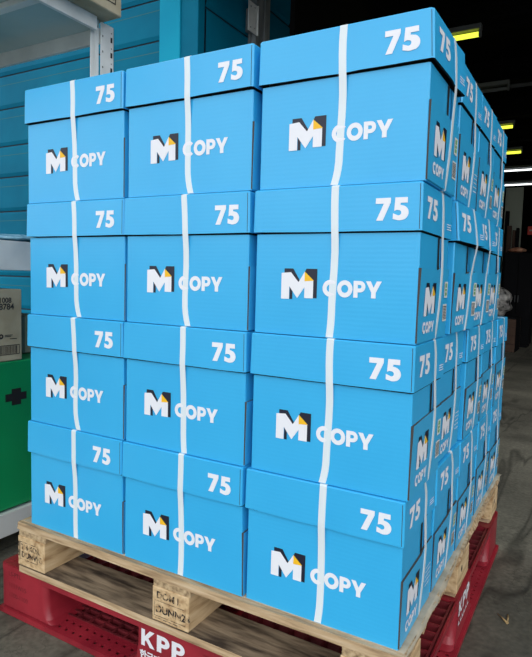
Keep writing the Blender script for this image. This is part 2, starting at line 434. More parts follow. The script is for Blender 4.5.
    path.append(((fx, y0+.004, -.0002), (0, 0, -1), fkink))
    path.append(((fx, BD-ins-.004, -.0002), (0, 0, -1), fkink))
    path.append(((fx, BD+.001, .186), (0, 1, 0), 0)); path.append(((fx, BD, .2605), (0, 1, 0), 0))
    path.append(((fx, BD-.003, BH+.0001), (0, 0, 1), 0)); path.append(((fx, .003, BH+.0001), (0, 0, 1), 0))
    path.append(path[0])
    ribbon(path, (1, 0, 0), .0135).build('strap', root)
    path = []
    for z in zs:
        if z > .185: x = lid_pt(BW, ss, z)[0]
        else:
            xl = lid_pt(BW, ss, .186)[0]; xb = x1+th+max(-.001, bulge(ss, min(z, .12)))
            t = min(1, max(0, (z-.125)/.06)); x = xb+(xl-xb)*t
        k = max(0, 1-z/.09); k2 = max(0, (z-.215)/.047)
        sh = -.022*k*k - (.014+skink)*k2*k2 + .004*sin((z-.05)*22)
        path.append(((x, ss, z), (1, 0, 0), sh))
    path.append(((x1-.004, ss, -.0002), (0, 0, -1), -.022))
    path.append(((ins+.004, ss, -.0002), (0, 0, -1), -.022))
    path.append(((-.0012, ss, .186), (-1, 0, 0), 0)); path.append(((-.0004, ss, .2605), (-1, 0, 0), 0))
    path.append(((.003, ss, BH+.0006), (0, 0, 1), 0)); path.append(((BW-.003, ss, BH+.0006), (0, 0, 1), -.014-skink))
    path.append(path[0])
    ribbon(path, (0, 1, 0), .0140).build('strap', root)
    return root

PITCH = .263
layer = ['bottom layer', 'third layer down', 'second layer down', 'top layer']
colx = {0: (-.9455, -.9437, -.9432, -.9470), 1: (-.6305, -.6300, -.6295, -.6280), 2: (-.3125, -.3088, -.3095, -.3062)}
LOGO = {(3, 0): (.0065, 0), (3, 1): (.005, 0), (3, 2): (.001, 0), (2, 0): (.002, 0), (2, 1): (0, 0), (2, 2): (-.002, 0), (1, 0): (-.001, .001), (1, 1): (-.004, .002), (1, 2): (-.005, .003), (0, 0): (-.005, 0), (0, 1): (-.004, 0), (0, 2): (-.003, 0)}
NUM = {(0, 1): -.003, (0, 0): -.009, (1, 0): -.005, (2, 0): -.004}
colname = ['left column of the front face', 'middle column of the front face', 'near corner column']
fk = {(3, 0): .011, (3, 1): .009, (3, 2): -.009, (2, 0): .011, (2, 1): .008, (2, 2): -.004, (1, 0): .010, (1, 1): .004, (1, 2): -.008, (0, 0): .002, (0, 1): 0, (0, 2): -.003}
GRP = 'blue copy paper boxes stacked on the wooden pallet'
seed = 1
for row in range(4):
    for c in range(3):
        r = random.Random(row*10+c)
        lab = 'blue strapped copy paper box, %s, %s' % (colname[c], layer[row])
        make_box(seed, (colx[c][row], (-.005+r.uniform(-.0010, .0010) if c < 2 else -.003), row*PITCH), R(r.uniform(-.12, .12)) if c < 2 else 0, lab, GRP,
                 fkink=fk[(row, c)], lx=LOGO[row, c][0], lz=LOGO[row, c][1], tx=NUM.get((row, c), 0), bw={(0, 1): .006, (0, 0): .003}.get((row, c), .0015), skink=.004*(2-row) if row < 2 else 0, flare=.005 if (row, c) == (3, 2) else 0)
        seed += 1
side_y = {3: [.240, .455, .668], 2: [.244, .459, .674], 1: [.215, .444, .662, .877], 0: [.215, .430, .668, .884]}
side_dx = {3: [0, -.001, -.003], 2: [.003, .001, .001], 1: [-.006, .001, .0, .003], 0: [-.001, .001, .0, 0]}
depth_word = ['second', 'third', 'fourth', 'fifth']
for row in range(4):
    for i, y in enumerate(side_y[row]):
        lab = 'blue paper box on right side, %s back from near corner, %s' % (depth_word[i], layer[row])
        make_box(seed, (-.310+side_dx[row][i], y, row*PITCH), R(random.Random(seed).uniform(-.3, .3)), lab, GRP, front=True,
                 skink=.004*(2-row) if row < 2 else 0, flare=.008 if row == 2 and i < 2 else 0, fb=.007 if row == 2 and i < 2 else 0)
        seed += 1

# the left flank of the stack, turned away from the photograph
for row in range(4):
    for i in range(3 if row > 1 else 4):
        make_box(seed, (-.943, .215+.215*i, row*PITCH), 0, 'blue paper box on hidden left flank, %s back from front, %s' % (depth_word[i], layer[row]), GRP)
        seed += 1

# ------------------------------------------------------------------ kraft slip sheet under the boxes
sl = MB(); i = sl.mi(M['slip']); rr = random.Random(3)
NX = 40
ys = [.002+1.10*k/NX for k in range(NX+1)]
A = []
for y in ys:
    rag = rr.uniform(-.006, .006)
    reach = .004 + .007*sin(y*5.5+.6) + rag*.3
    drop = -.003 - .004*max(0, sin(y*3.1+.4))
    A.append([(-.966+.004*sin(y*9), y, .0), (-.6, y, .0), (.001, y, .0), (.006+reach*.3, y, -.0012), (.006+reach, y, drop)])
for k in range(NX):
    for j in range(4):
        q = [A[k][j], A[k][j+1], A[k+1][j+1], A[k+1][j]]
        f = sl.bm.faces.new([sl.bm.verts.new(p) for p in q]); f.material_index = i
bmesh.ops.remove_doubles(sl.bm, verts=sl.bm.verts, dist=1e-5)
o = sl.build('slip_sheet', None, loc=(0, 0, -.0012))
md = o.modifiers.new('t', 'SOLIDIFY'); md.thickness = .0016; md.offset = 0
tag(o, 'thin grey kraft slip sheet with ragged overhang under the blue boxes', 'slip sheet')

# ------------------------------------------------------------------ wooden pallet
WZ = -.0025
wp = thing('wooden_pallet', 'pale wooden block pallet carrying the blue boxes, on the red plastic pallet', 'pallet', (0, 0, 0))
def board(name, x0, x1, y0, y1, z0, z1, m, ragged=0, parent=wp, seed=0):
    mb = MB(); r = random.Random(seed); im = mb.mi(m)
    nx = 14; ny = 3
    T = {}
    for a in range(nx+1):
        for b_ in range(ny+1):
            for c_ in (0, 1):
                x = x0+(x1-x0)*a/nx; y = y0+(y1-y0)*b_/ny
                if ragged and a == nx: x += r.uniform(-ragged, ragged*.3)
                yy = y + (r.uniform(-.0012, .0012) if b_ in (0, ny) else 0)
                z = (z0, z1)[c_] + .0008*sin(x*7+seed+b_)
                T[a, b_, c_] = mb.bm.verts.new((x, yy, z))
    def q(*ks): f = mb.bm.faces.new([T[k] for k in ks]); f.material_index = im
    for a in range(nx):
        for b_ in range(ny):
            q((a, b_, 1), (a+1, b_, 1), (a+1, b_+1, 1), (a, b_+1, 1)); q((a, b_, 0), (a, b_+1, 0), (a+1, b_+1, 0), (a+1, b_, 0))
        q((a, 0, 0), (a+1, 0, 0), (a+1, 0, 1), (a, 0, 1)); q((a, ny, 0), (a, ny, 1), (a+1, ny, 1), (a+1, ny, 0))
    for b_ in range(ny):
        q((0, b_, 0), (0, b_, 1), (0, b_+1, 1), (0, b_+1, 0)); q((nx, b_, 0), (nx, b_+1, 0), (nx, b_+1, 1), (nx, b_, 1))
    return mb.build(name, parent)
tops = [(-.030, .085), (.105, .20), (.225, .32), (.345, .44), (.46, .575), (.60, .695), (.72, .815), (.84, .935), (.965, 1.08)]
for k, (a, b_) in enumerate(tops):
    board('deck_board', -.978, .014, max(a, -.010), b_, -.0205, WZ, M['wood'], .010, seed=k+1)
for k, (a, b_) in enumerate([(-.976, -.878), (-.535, -.436), (-.100, .006)]):
    mb = MB(); mb.box(a, b_, -.008, 1.077, -.037, -.0208, M['wood_y'], .0012); mb.build('stringer_board', wp)
bys = [(-.0095, .120), (.450, .590), (.960, 1.078)]
bxs = [(-.978, -.880), (-.536, -.438), (-.102, .008)]
def stamp_text(mb, txt, x, z, size, y, m, bold=.0006):
    cu = bpy.data.curves.new('t', 'FONT'); cu.body = txt; cu.size = size; cu.offset = bold
    ob = bpy.data.objects.new('t', cu); col.objects.link(ob)
    dg = bpy.context.evaluated_depsgraph_get(); me = bpy.data.meshes.new_from_object(ob.evaluated_get(dg))
    bm2 = bmesh.new(); bm2.from_mesh(me); i = mb.mi(m)
    for f in bm2.faces:
        try: g = mb.bm.faces.new([mb.bm.verts.new((x+v.co.x, y, z+v.co.y)) for v in f.verts]); g.material_index = i
        except ValueError: pass
    bm2.free(); bpy.data.objects.remove(ob); bpy.data.curves.remove(cu); bpy.data.meshes.remove(me)
def frame(mb, a0, a1, z0, z1, t, y, m):
    for r in ((a0, a1, z0, z0+t), (a0, a1, z1-t, z1), (a0, a0+t, z0, z1), (a1-t, a1, z0, z1)):
        mb.face([(r[0], y, r[2]), (r[1], y, r[2]), (r[1], y, r[3]), (r[0], y, r[3])], m)
for iy, (y0, y1) in enumerate(bys):
    for ix, (x0, x1) in enumerate(bxs):
        mb = MB(); mb.box(x0, x1, y0, y1, -.1125, -.0372, M['wood_block'], .0015)
        if ix == 2:
            mb.cyl((x1-.001, y0+.05, -.068), (x1+.0006, y0+.05, -.068), .008, M['wood_old'], 12)
            mb.cyl((x1-.001, y0+.05, -.068), (x1+.0010, y0+.05, -.068), .004, M['stamp'], 10)
        o = mb.build('block', wp)
        if iy == 0 and ix < 2:
            st = MB(); yy = y0-.0009
            if ix == 0:
                frame(st, x0+.008, x0+.074, -.096, -.050, .0014, yy, M['worn_ink'])
                stamp_text(st, 'TH-KOR', x0+.0135, -.068, .0180, yy, M['worn_ink'])
                stamp_text(st, 'DUNWE', x0+.014, -.089, .020, yy, M['worn_ink'])
                st.face([(x0+.002, yy, -.090), (x0+.006, yy, -.088), (x0+.006, yy, -.050), (x0+.002, yy, -.052)], M['worn_ink'])
            else:
                stamp_text(st, 'DOM I.', x0+.012, -.060, .021, yy, M['worn_ink'])
                frame(st, x0+.006, x0+.090, -.101, -.066, .0010, yy, M['worn_ink'])
                stamp_text(st, 'DUNN24', x0+.010, -.092, .023, yy, M['worn_ink'])
                st.face([(x0+.01, yy, -.106), (x0+.07, yy, -.1065), (x0+.07, yy, -.105), (x0+.01, yy, -.1045)], M['worn_ink'])
            st.build('ink_stamp', o)
for k, (a, b_) in enumerate([(-.010, .100), (.47, .57), (.98, 1.078)]):
    board('bottom_board', -.972, .002, a, b_, -.1300, -.1128, M['wood_old'] if k == 0 else M['wood'], .002, seed=40+k)
# pale sawn front edge of the front bottom board
mb = MB(); mb.box(-.971, .001, -.0122, -.0112, -.1295, -.1132, M['wood'], .0004); mb.build('sawn_edge', wp)

# ------------------------------------------------------------------ red plastic pallet
RX0, RX1, RY0, RY1 = -1.058, .011, -.004, 1.105
RT, RB = -.1315, -.262
rp = thing('plastic_pallet', 'dark red plastic pallet with white lettering under the wooden pallet', 'pallet', (0, 0, 0))
def lattice(mb, x0, x1, y0, y1, z0, z1, nx, ny, t, m):
    for a in range(nx+1):
        x = x0+(x1-x0)*a/nx; mb.box(x-t/2, x+t/2, y0, y1, z0, z1, m)
    for b_ in range(ny+1):
        y = y0+(y1-y0)*b_/ny; mb.box(x0, x1, y-t/2, y+t/2, z0+.0003, z1-.0003, m)
mb = MB()
lattice(mb, RX0+.03, RX1-.012, RY0+.02, RY1-.02, RT-.020, RT-.002, 26, 30, .005, M['red_deck'])
mb.build('top_deck', rp)
mb = MB()
for (a, b_, c_, d) in ((RX0+.008, RX1-.001, RY0+.001, RY0+.016), (RX0+.008, RX1-.001, RY1-.016, RY1), (RX0+.008, RX0+.03, RY0+.0165, RY1-.0165), (RX1-.0065, RX1-.0005, RY0+.0165, RY1-.0165)):
    mb.box(a, b_, c_, d, RT-.020, RT, M['red'], .002, seg=2)
mb.box(-.60, -.41, RY0+.01, RY1-.01, RT-.022, RT-.001, M['red_deck'])
mb.build('deck_rim', rp)
legx = [(RX0, -.885), (-.588, -.400), (-.150, RX1)]
legy = [(RY0, .165), (.455, .645), (.94, RY1)]
for iy, (y0, y1) in enumerate(legy):
    for ix, (x0, x1) in enumerate(legx):
        mb = MB()
        # block with a skirt that sweeps out towards its foot
        prof = [(RT-.001, 0), (-.19, .001), (-.222, .006), (-.236, .016), (-.243, .034)]
        def rect(k, z):
            ex = prof[k][1]
            xa = x0 if ix == 0 else x0-ex; xb = x1 if ix == 2 else x1+ex
            ya = y0 if iy == 0 else y0-ex; yb = y1 if iy == 2 else y1+ex
            r_ = .018; P = []
            for (cx_, cy_, s0) in ((xb-r_, ya+r_, -90), (xb-r_, yb-r_, 0), (xa+r_, yb-r_, 90), (xa+r_, ya+r_, 180)):
                for t in range(5): P.append(mb.bm.verts.new((cx_+r_*cos(R(s0+22.5*t)), cy_+r_*sin(R(s0+22.5*t)), z)))
            return P
        rings = [rect(k, p[0]) for k, p in enumerate(prof)]; im = mb.mi(M['red'])
        for k in range(len(rings)-1):
            n = len(rings[0])
            for j in range(n):
                f = mb.bm.faces.new([rings[k+1][j], rings[k+1][(j+1) % n], rings[k][(j+1) % n], rings[k][j]]); f.material_index = im; f.smooth = True
        mb.bm.faces.new(rings[0]).material_index = im
        leg = mb.build('leg', rp)
        if iy == 0 and ix == 0:
            em = MB()
            for t, z in (('LS-PTL', -.158), ('1111W15', -.188), ('1100-1100', -.214)):
                stamp_text(em, t, x0+.035, z, .017, y0-.0006, M['red_deck'], 0)
            em.build('embossed_lettering', leg)
        if iy == 0 and ix == 1:
            em = MB(); write(em, 'KPP', -.570, -.186, .120, .038, lambda a, z: Vector((a, RY0-.0008, z)), M['white_paint'], gap=.14)
            stamp_text(em, '\ud55c\uad6d\ud30c\ub81b\ud2b8\ud480', -.574, -.215, .0215, RY0-.0008, M['white_paint'], .0008)
            em.build('painted_lettering', leg)
        if iy == 1 and ix == 2:
            em = MB(); write(em, 'KPP', .475, -.180, .128, .038, lambda a, z: Vector((RX1+.0008, a, z)), M['white_paint'], gap=.14)
            for k in range(6):
                a = .478+k*.0215
                em.poly([[(a, -.205), (a+.016, -.205), (a+.016, -.201), (a+.004, -.201), (a+.004, -.192), (a, -.192)]], lambda p, z: Vector((RX1+.0008, p, z)), M['white_paint'])
            em.build('painted_lettering', leg)
# bottom deck: perforated sloping ledge all round, open lattice within
def perforated(name, along, fixed0, fixed1, a0, a1, z0, z1, step=.024, hole=.0042, rows=3):
    """strip running along an axis; rows of small square holes"""
    mb = MB(); im = mb.mi(M['red'])
    cuts = [a0]
    n = int((a1-a0)/step)
    for k in range(n):
        c_ = a0+(k+.5)*(a1-a0)/n; cuts += [c_-hole, c_+hole]
    cuts.append(a1)
    tv = [0]
    for r_ in range(rows):
        c_ = (r_+.8)/(rows+.6); w = hole/abs(fixed1-fixed0)
        tv += [c_-w, c_+w]
    tv.append(1)
    def P(a, t):
        f = fixed0+(fixed1-fixed0)*t; z = z0+(z1-z0)*t
        return (a, f, z) if along == 'x' else (f, a, z)
    G = [[mb.bm.verts.new(P(a, t)) for a in cuts] for t in tv]
    for j in range(len(tv)-1):
        for k in range(len(cuts)-1):
            if j % 2 == 1 and k % 2 == 1: continue
            mb.bm.faces.new([G[j][k], G[j][k+1], G[j+1][k+1], G[j+1][k]]).material_index = im
    ret = bmesh.ops.extrude_face_region(mb.bm, geom=list(mb.bm.faces))
    for v in [e for e in ret['geom'] if isinstance(e, bmesh.types.BMVert)]: v.co.z -= .004
    bmesh.ops.recalc_face_normals(mb.bm, faces=mb.bm.faces)
    return mb.build(name, rp)
perforated('perforated_ledge', 'x', RY0-.004, RY0+.055, RX0+.004, RX1, -.249, -.2385, rows=2)
perforated('perforated_ledge', 'y', RX1+.005, RX1-.065, RY0, RY1, -.249, -.2385)
perforated('perforated_ledge', 'x', RY1+.004, RY1-.07, RX0, RX1, -.249, -.2385)
mb = MB()
lattice(mb, RX0+.07, RX1-.06, RY0+.055, RY1-.07, -.252, -.238, 24, 44, .006, M['red_deck'])
lattice(mb, RX0+.07, RX1-.06, RY0+.055, RY1-.07, -.258, -.252, 5, 5, .05, M['red_deck'])
mb.build('bottom_lattice', rp)
mb = MB()
for (a, b_, c_, d) in ((RX0-.003, RX1+.008, RY0-.005, RY0+.006), (RX0-.003, RX1+.008, RY1-.002, RY1+.006), (RX0-.003, RX0+.02, RY0-.005, RY1+.006), (RX1, RX1+.008, RY0-.005, RY1+.006)):
    mb.box(a, b_, c_, d, -.264, -.2495, M['red'], .002, seg=2)
mb.build('foot_rim', rp)

# ------------------------------------------------------------------ steel shelving rack on the left
FZ = -.264
rk = thing('shelving_rack', 'white steel shelving rack with perforated uprights left of the box stack', 'rack', (-1.3, 0, FZ))
BK = -2.30
def rb(name, x0, x1, y0, y1, z0, z1, m, bev=.001, parent=rk):
    q = MB(); q.box(x0+1.3, x1+1.3, y0, y1, z0-FZ, z1-FZ, m, bev); return q.build(name, parent)
def upright(x, y, sx, sy):
    """angle-section post with rows of slots; x,y its outer corner"""
    q = MB(); w = .062; t = .003
    q.box(x+1.3-t if sx > 0 else x+1.3, x+1.3 if sx > 0 else x+1.3+t, min(y, y-sy*w), max(y, y-sy*w), 0, 1.495-FZ, M['steel_white'], .0006)
    q.box(min(x, x-sx*w)+1.3, max(x, x-sx*w)+1.3, min(y, y-sy*t), max(y, y-sy*t), 0, 1.495-FZ, M['steel_white'], .0006)
    # folded return lip
    q.box(min(x-sx*.010, x-sx*.012)+1.3, max(x-sx*.010, x-sx*.012)+1.3, min(y-sy*w, y-sy*(w+.02)), max(y-sy*w, y-sy*(w+.02)), 0, 1.495-FZ, M['steel_white'], .0006)
    for k in range(33):
        z = .04+k*.052
        xf = x+1.3+sx*.0006
        yc = y-sy*w*.20
        q.face([(xf, yc-.0045, z), (xf, yc+.0045, z), (xf, yc+.0045, z+.018), (xf, yc-.0045, z+.018)], M['dark'], flip=sx < 0)
        q.face([(xf, yc-.002, z+.030), (xf, yc+.002, z+.030), (xf, yc+.002, z+.034), (xf, yc-.002, z+.034)], M['dark'], flip=sx < 0)
        ye = y-sy*w*.86
        q.face([(xf, ye-.002, z+.006), (xf, ye+.002, z+.006), (xf, ye+.002, z+.013), (xf, ye-.002, z+.013)], M['dark'], flip=sx < 0)
    return q.build('upright', rk)
upright(-1.300, .640, 1, 1); upright(-1.300, -.90, 1, -1); upright(BK, .628, -1, 1); upright(BK, -.90, -1, -1)
# second flange of the visible post
rb('upright_flange', -1.318, -1.314, .545, .572, FZ, 1.49, M['steel_white'])
for (z0, z1) in ((-.195, -.122), (.630, .718), (1.455, 1.500)):
    rb('beam', -1.304, -1.290, -.88, .552, z0, z1, M['steel_white'])
    rb('beam', BK-.006, BK+.008, -.88, .552, z0, z1, M['steel_white'])
    rb('end_beam', BK+.01, -1.312, .575, .590, z0-(.030 if z0 > 1 else 0), z1-.022, M['steel_white'])
    rb('end_beam', BK+.01, -1.312, -.89, -.878, z0, z1, M['steel_white'])
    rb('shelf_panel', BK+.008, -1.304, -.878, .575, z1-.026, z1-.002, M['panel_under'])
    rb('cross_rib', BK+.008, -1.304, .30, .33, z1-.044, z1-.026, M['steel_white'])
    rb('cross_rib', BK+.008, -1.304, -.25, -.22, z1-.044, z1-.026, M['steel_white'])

# green carton on the lowest shelf
gb = thing('green_box', 'large green carton with a black hand hole on the bottom rack shelf', 'box', (-1.31, .43, -.120))
q = MB(); q.box(-.42, 0, -.62, 0, .0005, .468, M['green'], .003)
q.build('carton', gb)
q = MB()
yc, zc = -.190, .355
q.poly([[(yc-.042, zc-.012), (yc-.020, zc-.012), (yc-.020, zc-.026), (yc+.014, zc-.026), (yc+.014, zc-.012), (yc+.034, zc-.012), (yc+.034, zc+.012), (yc+.014, zc+.012), (yc+.014, zc+.026), (yc-.020, zc+.026), (yc-.020, zc+.012), (yc-.042, zc+.012)]],
       lambda a, z: Vector((.0008, a, z)), M['dark'])
q.build('hand_hole', gb)
# kraft carton standing on the green one
kb = thing('cardboard_box', 'tall brown cardboard box with black printing standing on the green box', 'box', (-1.312, .262, .3495))
q = MB(); q.box(-.33, 0, -.42, 0, 0, .222, M['kraft'], .003); q.build('carton', kb)
def text_x(mb, txt, y, z, size, x, m, bold=.0006):
    tmp = MB(); stamp_text(tmp, txt, 0, 0, size, 0, m, bold); i = mb.mi(m)
    for f in tmp.bm.faces:
        g = mb.bm.faces.new([mb.bm.verts.new((x, y+v.co.x, z+v.co.z)) for v in f.verts]); g.material_index = i
    tmp.bm.free()
q = MB()
text_x(q, '0-1008', -.100, .181, .022, .0008, M['stamp']); text_x(q, '38784', -.094, .160, .026, .0008, M['stamp'])
z0 = .018
for (a0, a1, b0, b1) in ((-.12, -.010, .020, .022), (-.12, -.010, .048, .050), (-.012, -.010, .020, .050)):
    q.face([(.0008, a0, b0), (.0008, a1, b0), (.0008, a1, b1), (.0008, a0, b1)], M['stamp'])
r = random.Random(5); y = -.118
while y < -.022:
    w = r.choice((.0012, .002, .003)); q.face([(.0008, y, .023), (.0008, y+w, .023), (.0008, y+w, .047), (.0008, y, .047)], M['stamp']); y += w+r.choice((.0012, .0022))
q.poly([arc(-.075, .078, .008, .008, 0, 360, 14)[:-1], arc(-.075, .078, .003, .003, 0, 360, 10)[:-1]], lambda a, z: Vector((.0008, a, z)), M['stamp'])
for k, (ya, yb, z) in enumerate(((-.062, -.035, .080), (-.062, -.040, .076), (-.045, -.020, .068))):
    q.face([(.0008, ya, z), (.0008, yb, z), (.0008, yb, z+.002), (.0008, ya, z+.002)], M['stamp'])
q.build('printing', kb)
# duller carton behind
db = thing('cardboard_box', 'dull brown cardboard box half hidden behind the tall printed one', 'box', (-1.42, .425, .3495))
q = MB(); q.box(-.30, 0, -.14, 0, 0, .130, M['kraft_dark'], .003); q.build('carton', db)
q = MB(); q.box(-.301, .0006, -.07, -.05, .005, .1306, M['kraft'], 0); q.build('packing_tape', db)
# carton on the top shelf, jutting past the beam
tb = thing('cardboard_box', 'brown cardboard box overhanging the top rack shelf, black framed panel on side', 'box', (-1.225, .600, 1.5005))
q = MB(); q.box(-.46, 0, -.50, 0, 0, .30, M['kraft'], .003); q.build('carton', tb)
q = MB()
for (a0, a1, b0, b1) in ((-.13, -.028, .030, .034), (-.032, -.028, .030, .2)):
    q.face([(.0008, a0, b0), (.0008, a1, b0), (.0008, a1, b1), (.0008, a0, b1)], M['stamp'])
for k in range(14):
    q.face([(.0008, -.125+k*.0066, .042), (.0008, -.1215+k*.0066, .042), (.0008, -.1215+k*.0066, .16), (.0008, -.125+k*.0066, .16)], M['stamp'])
q.build('printing', tb)
# crumpled bag on the middle shelf
q = MB(); bmesh.ops.create_icosphere(q.bm, subdivisions=3, radius=1); q.mi(M['blue_bag']); r = random.Random(2); nn = smooth_noise(11)
for v in q.bm.verts:
    k = 1+.25*nn(v.co.x*.3, v.co.z*.3)+.12*r.uniform(-1, 1)
    v.co = Vector((v.co.x*.09*k, v.co.y*.10*k, max(0, .014+v.co.z*.014*k)))
o = q.build('plastic_bag', None, True, (-1.42, .31, .718)); tag(o, 'crumpled blue plastic bag lying on the middle rack shelf', 'bag')

# ------------------------------------------------------------------ teal container behind
ct = thing('shipping_container', 'teal steel storage container with horizontal ribs behind the stack', 'container', (-2.39, 2.6, FZ))
H = 4.66
def ribwall(name, horizontal_axis, a0, a1, seams, thick=.05):
    """panel boards with a dark stepped seam between them"""
    q = MB(); zz = [0]+seams+[H]
    for k in range(len(zz)-1):
        z0 = zz[k]+.006; z1 = zz[k+1]-.006
        if horizontal_axis == 'x':
            i = q.mi(M['teal'])
            pts = [(-0.0, z0), (-.012, z0+.03), (-.012, z1-.015), (0, z1)]
            for j in range(3):
                (d0, za), (d1, zb) = pts[j], pts[j+1]
                q.face([(a0, d0, za), (a1, d0, za), (a1, d1, zb), (a0, d1, zb)], M['teal'])
            q.face([(a0, -.0128, z1-.082), (a1, -.0128, z1-.082), (a1, -.0128, z1-.076), (a0, -.0128, z1-.078)], M['rust'])
        else:
            pts = [(0.0, z0), (.012, z0+.03), (.012, z1-.015), (0, z1)]
            for j in range(3):
                (d0, za), (d1, zb) = pts[j], pts[j+1]
                q.face([(d0, a0, za), (d0, a1, za), (d1, a1, zb), (d1, a0, zb)], M['teal'])
    if horizontal_axis == 'x': q.box(a0, a1, .006, thick, 0, H, M['teal_dark'])
    else: q.box(-thick, -.006, a0, a1, 0, H, M['teal_dark'])
    return q.build(name, ct)
se = [z-FZ for z in (.28, .58, .88, 1.178, 1.491, 1.774, 2.108, 2.403, 2.705, 3.02)]
ribwall('front_panel', 'x', -6.5, -.35, se)
ribwall('side_panel', 'y', .06, 1.36, [z-FZ for z in (.2, .55, .9, 1.25, 1.58, 1.91, 2.25, 2.60, 2.95, 3.28)])
q = MB(); q.box(-.352, -.156, -.035, .06, 0, H, M['teal_bright'], .004); q.build('corner_post', ct)
q = MB(); q.box(-.1555, .0, -.022, .06, 0, H, M['teal'], .004); q.build('corner_post', ct)
q = MB()
q.box(.03, .075, .660, .735, 0, H, M['steel_grey'], .002); q.box(.03, .060, .735, .800, 0, H, M['steel_grey'], .002); q.box(.060, .075, .800, .885, 0, H, M['steel_grey'], .002); q.box(.012, .03, .64, .885, 0, H, M['steel_grey'], 0)
q.build('door_post', ct)
q = MB()
q.box(.076, .084, .53, .665, 2.60-FZ, 2.83-FZ, M['steel_white'], .002); q.cyl((.086, .665, 2.60-FZ), (.086, .665, 2.83-FZ), .008, M['steel_white'])
for (a, b_) in ((.56, 2.63), (.62, 2.64), (.56, 2.79), (.62, 2.80)): q.cyl((.084, a, b_-FZ), (.0875, a, b_-FZ), .006, M['steel_grey'], 8)
q.box(.012, .077, .60, .64, 2.62-FZ, 2.80-FZ, M['steel_grey'], 0)
q.build('hinge', ct)

# ------------------------------------------------------------------ building shell
q = MB(); q.box(-9, 9, -9, 20, FZ-.1, FZ, M['floor']); struct(q.build('floor'))
q = MB(); q.box(-2.36, 9, 19.8, 20, FZ, 4.4, M['dark_wall']); struct(q.build('wall_back'))
q = MB(); q.box(-2.44, -2.36, 4.02, 19.8, FZ, 4.4, M['dark_wall']); struct(q.build('wall_left'))
q = MB(); q.box(8.9, 9, 2.0, 19.8, FZ, 4.4, M['dark_wall']); struct(q.build('wall_right'))
q = MB(); q.box(-2.44, 9, 2.0, 20, 4.4, 4.5, M['roof']); struct(q.build('ceiling'))  # unseen front edge set forward to shade the container and floor
q = MB(); q.box(-2.44, 9, 2.0, 2.1, 2.95, 4.4, M['roof']); struct(q.build('trim_1'))  # unseen header, hung low to keep daylight out of the interior
for k, y in enumerate((5.2, 7.6, 9.8, 12, 14.2, 16.5)):
    q = MB(); q.box(-2.36, 8.9, y-.07, y+.07, 4.32, 4.4, M['dark_wall']); q.box(-2.36, 8.9, y-.012, y+.012, 4.10, 4.32, M['dark_wall']); q.box(-2.36, 8.9, y-.07, y+.07, 4.04, 4.10, M['dark_wall'])
    struct(q.build('trim_%d' % (k+2)))

# ------------------------------------------------------------------ tube lights
def tube(label, x0, x1, y, z, m, rad=.028):
    t = thing('tube_light', label, 'light', ((x0+x1)/2, y, z))
    L_ = (x1-x0)/2
    q = MB(); q.box(-L_-.03, L_+.03, -.05, .05, .05, .11, M['lamp_body'], .006)
    q.box(-L_-.03, -L_, -.03, .03, -.03, .05, M['lamp_body'], .004); q.box(L_, L_+.03, -.03, .03, -.03, .05, M['lamp_body'], .004)
    q.build('housing', t)
    q = MB(); q.cyl((-L_, 0, 0), (L_, 0, 0), rad, m, 12); q.build('tube', t)
    for s_ in (-.7, .7):
        q = MB(); q.cyl((L_*s_, 0, .11), (L_*s_, 0, 4.4-z), .008, M['dark_wall'], 6); q.build('hanger', t)
    return t
tube('yellow-green fluorescent tube light just above the top near corner boxes', -2.3, -1.14, 6.26, 3.5, M['tube_yellow'])
tube('yellow tube light behind the top layer, nearer of the two small yellow ones', -2.3, -1.29, 10.6, 3.5, M['tube_yellow'])
tube('small yellow tube light just above the two white tubes', -2.3, -1.39, 12.83, 3.5, M['tube_yellow'])
tube('upper of the two white tube lights at the right edge', -2.2, -1.0, 14.95, 3.5, M['tube_white'], .02)
tube('lower of the two white tube lights at the right edge', -2.3, -1.1, 17.2, 3.5, M['tube_white'], .02)
tube('unlit grey tube fixture in the dark right of the top boxes', -1.75, -1.10, 8.36, 3.5, M['lamp_body'])
q = MB(); q.cyl((-1.06, 8.36, 3.52), (6, 8.36, 3.52), .03, M['pipe'], 8); q.cyl((2, 8.36, 3.5), (2, 8.36, 4.4), .012, M['lamp_body'], 8); tag(q.build('conduit_pipe'), 'long thin grey pipe hanging beside the unlit fixture in the dark', 'pipe')
q = MB(); q.cyl((-1.05, 6.45, 3.75), (6, 6.45, 3.75), .022, M['roof'], 8); q.cyl((2, 6.45, 3.74), (2, 6.45, 4.4), .012, M['lamp_body'], 8); tag(q.build('conduit_pipe'), 'dark pipe under the roof level with the near yellow tube light', 'pipe')

# ------------------------------------------------------------------ dim things at the back of the warehouse
q = MB(); q.box(-1.12, -.86, 9.0, 9.03, FZ, 2.16, M['dim_panel'], .004); q.box(-1.10, -.88, 8.992, 9.0, FZ+.1, 2.12, M['dim_panel'], .002)
tag(q.build('partition_panel'), 'pale upright board standing in the dark warehouse right of the stack', 'panel')
for k, (x, w, h, y, m) in enumerate(((-1.16, .05, 1.56, 8.7, 'brown'), (-1.035, .055, 1.76, 8.72, 'dark_wall'), (-.985, .06, 1.53, 8.64, 'brown'), (-.925, .045, 1.47, 8.72, 'brown'), (-.872, .045, 1.50, 8.7, 'dark_wall'))):
    q = MB(); q.box(-w/2, w/2, -.03, .03, 0, h-FZ, M[m], .004)
    for z in (.5, 1.0): q.box(-w/2-.002, w/2+.002, -.032, .032, z, z+.02, M['dark_wall'])
    o = q.build('timber_post', None, loc=(x, y, FZ))
    tag(o, ('leftmost brown timber post', 'tallest dark timber post', 'middle brown timber post', 'short brown timber post', 'rightmost dark timber post')[k] + ' standing before the pale board in the dark warehouse', 'post', 'timber posts before the pale board')
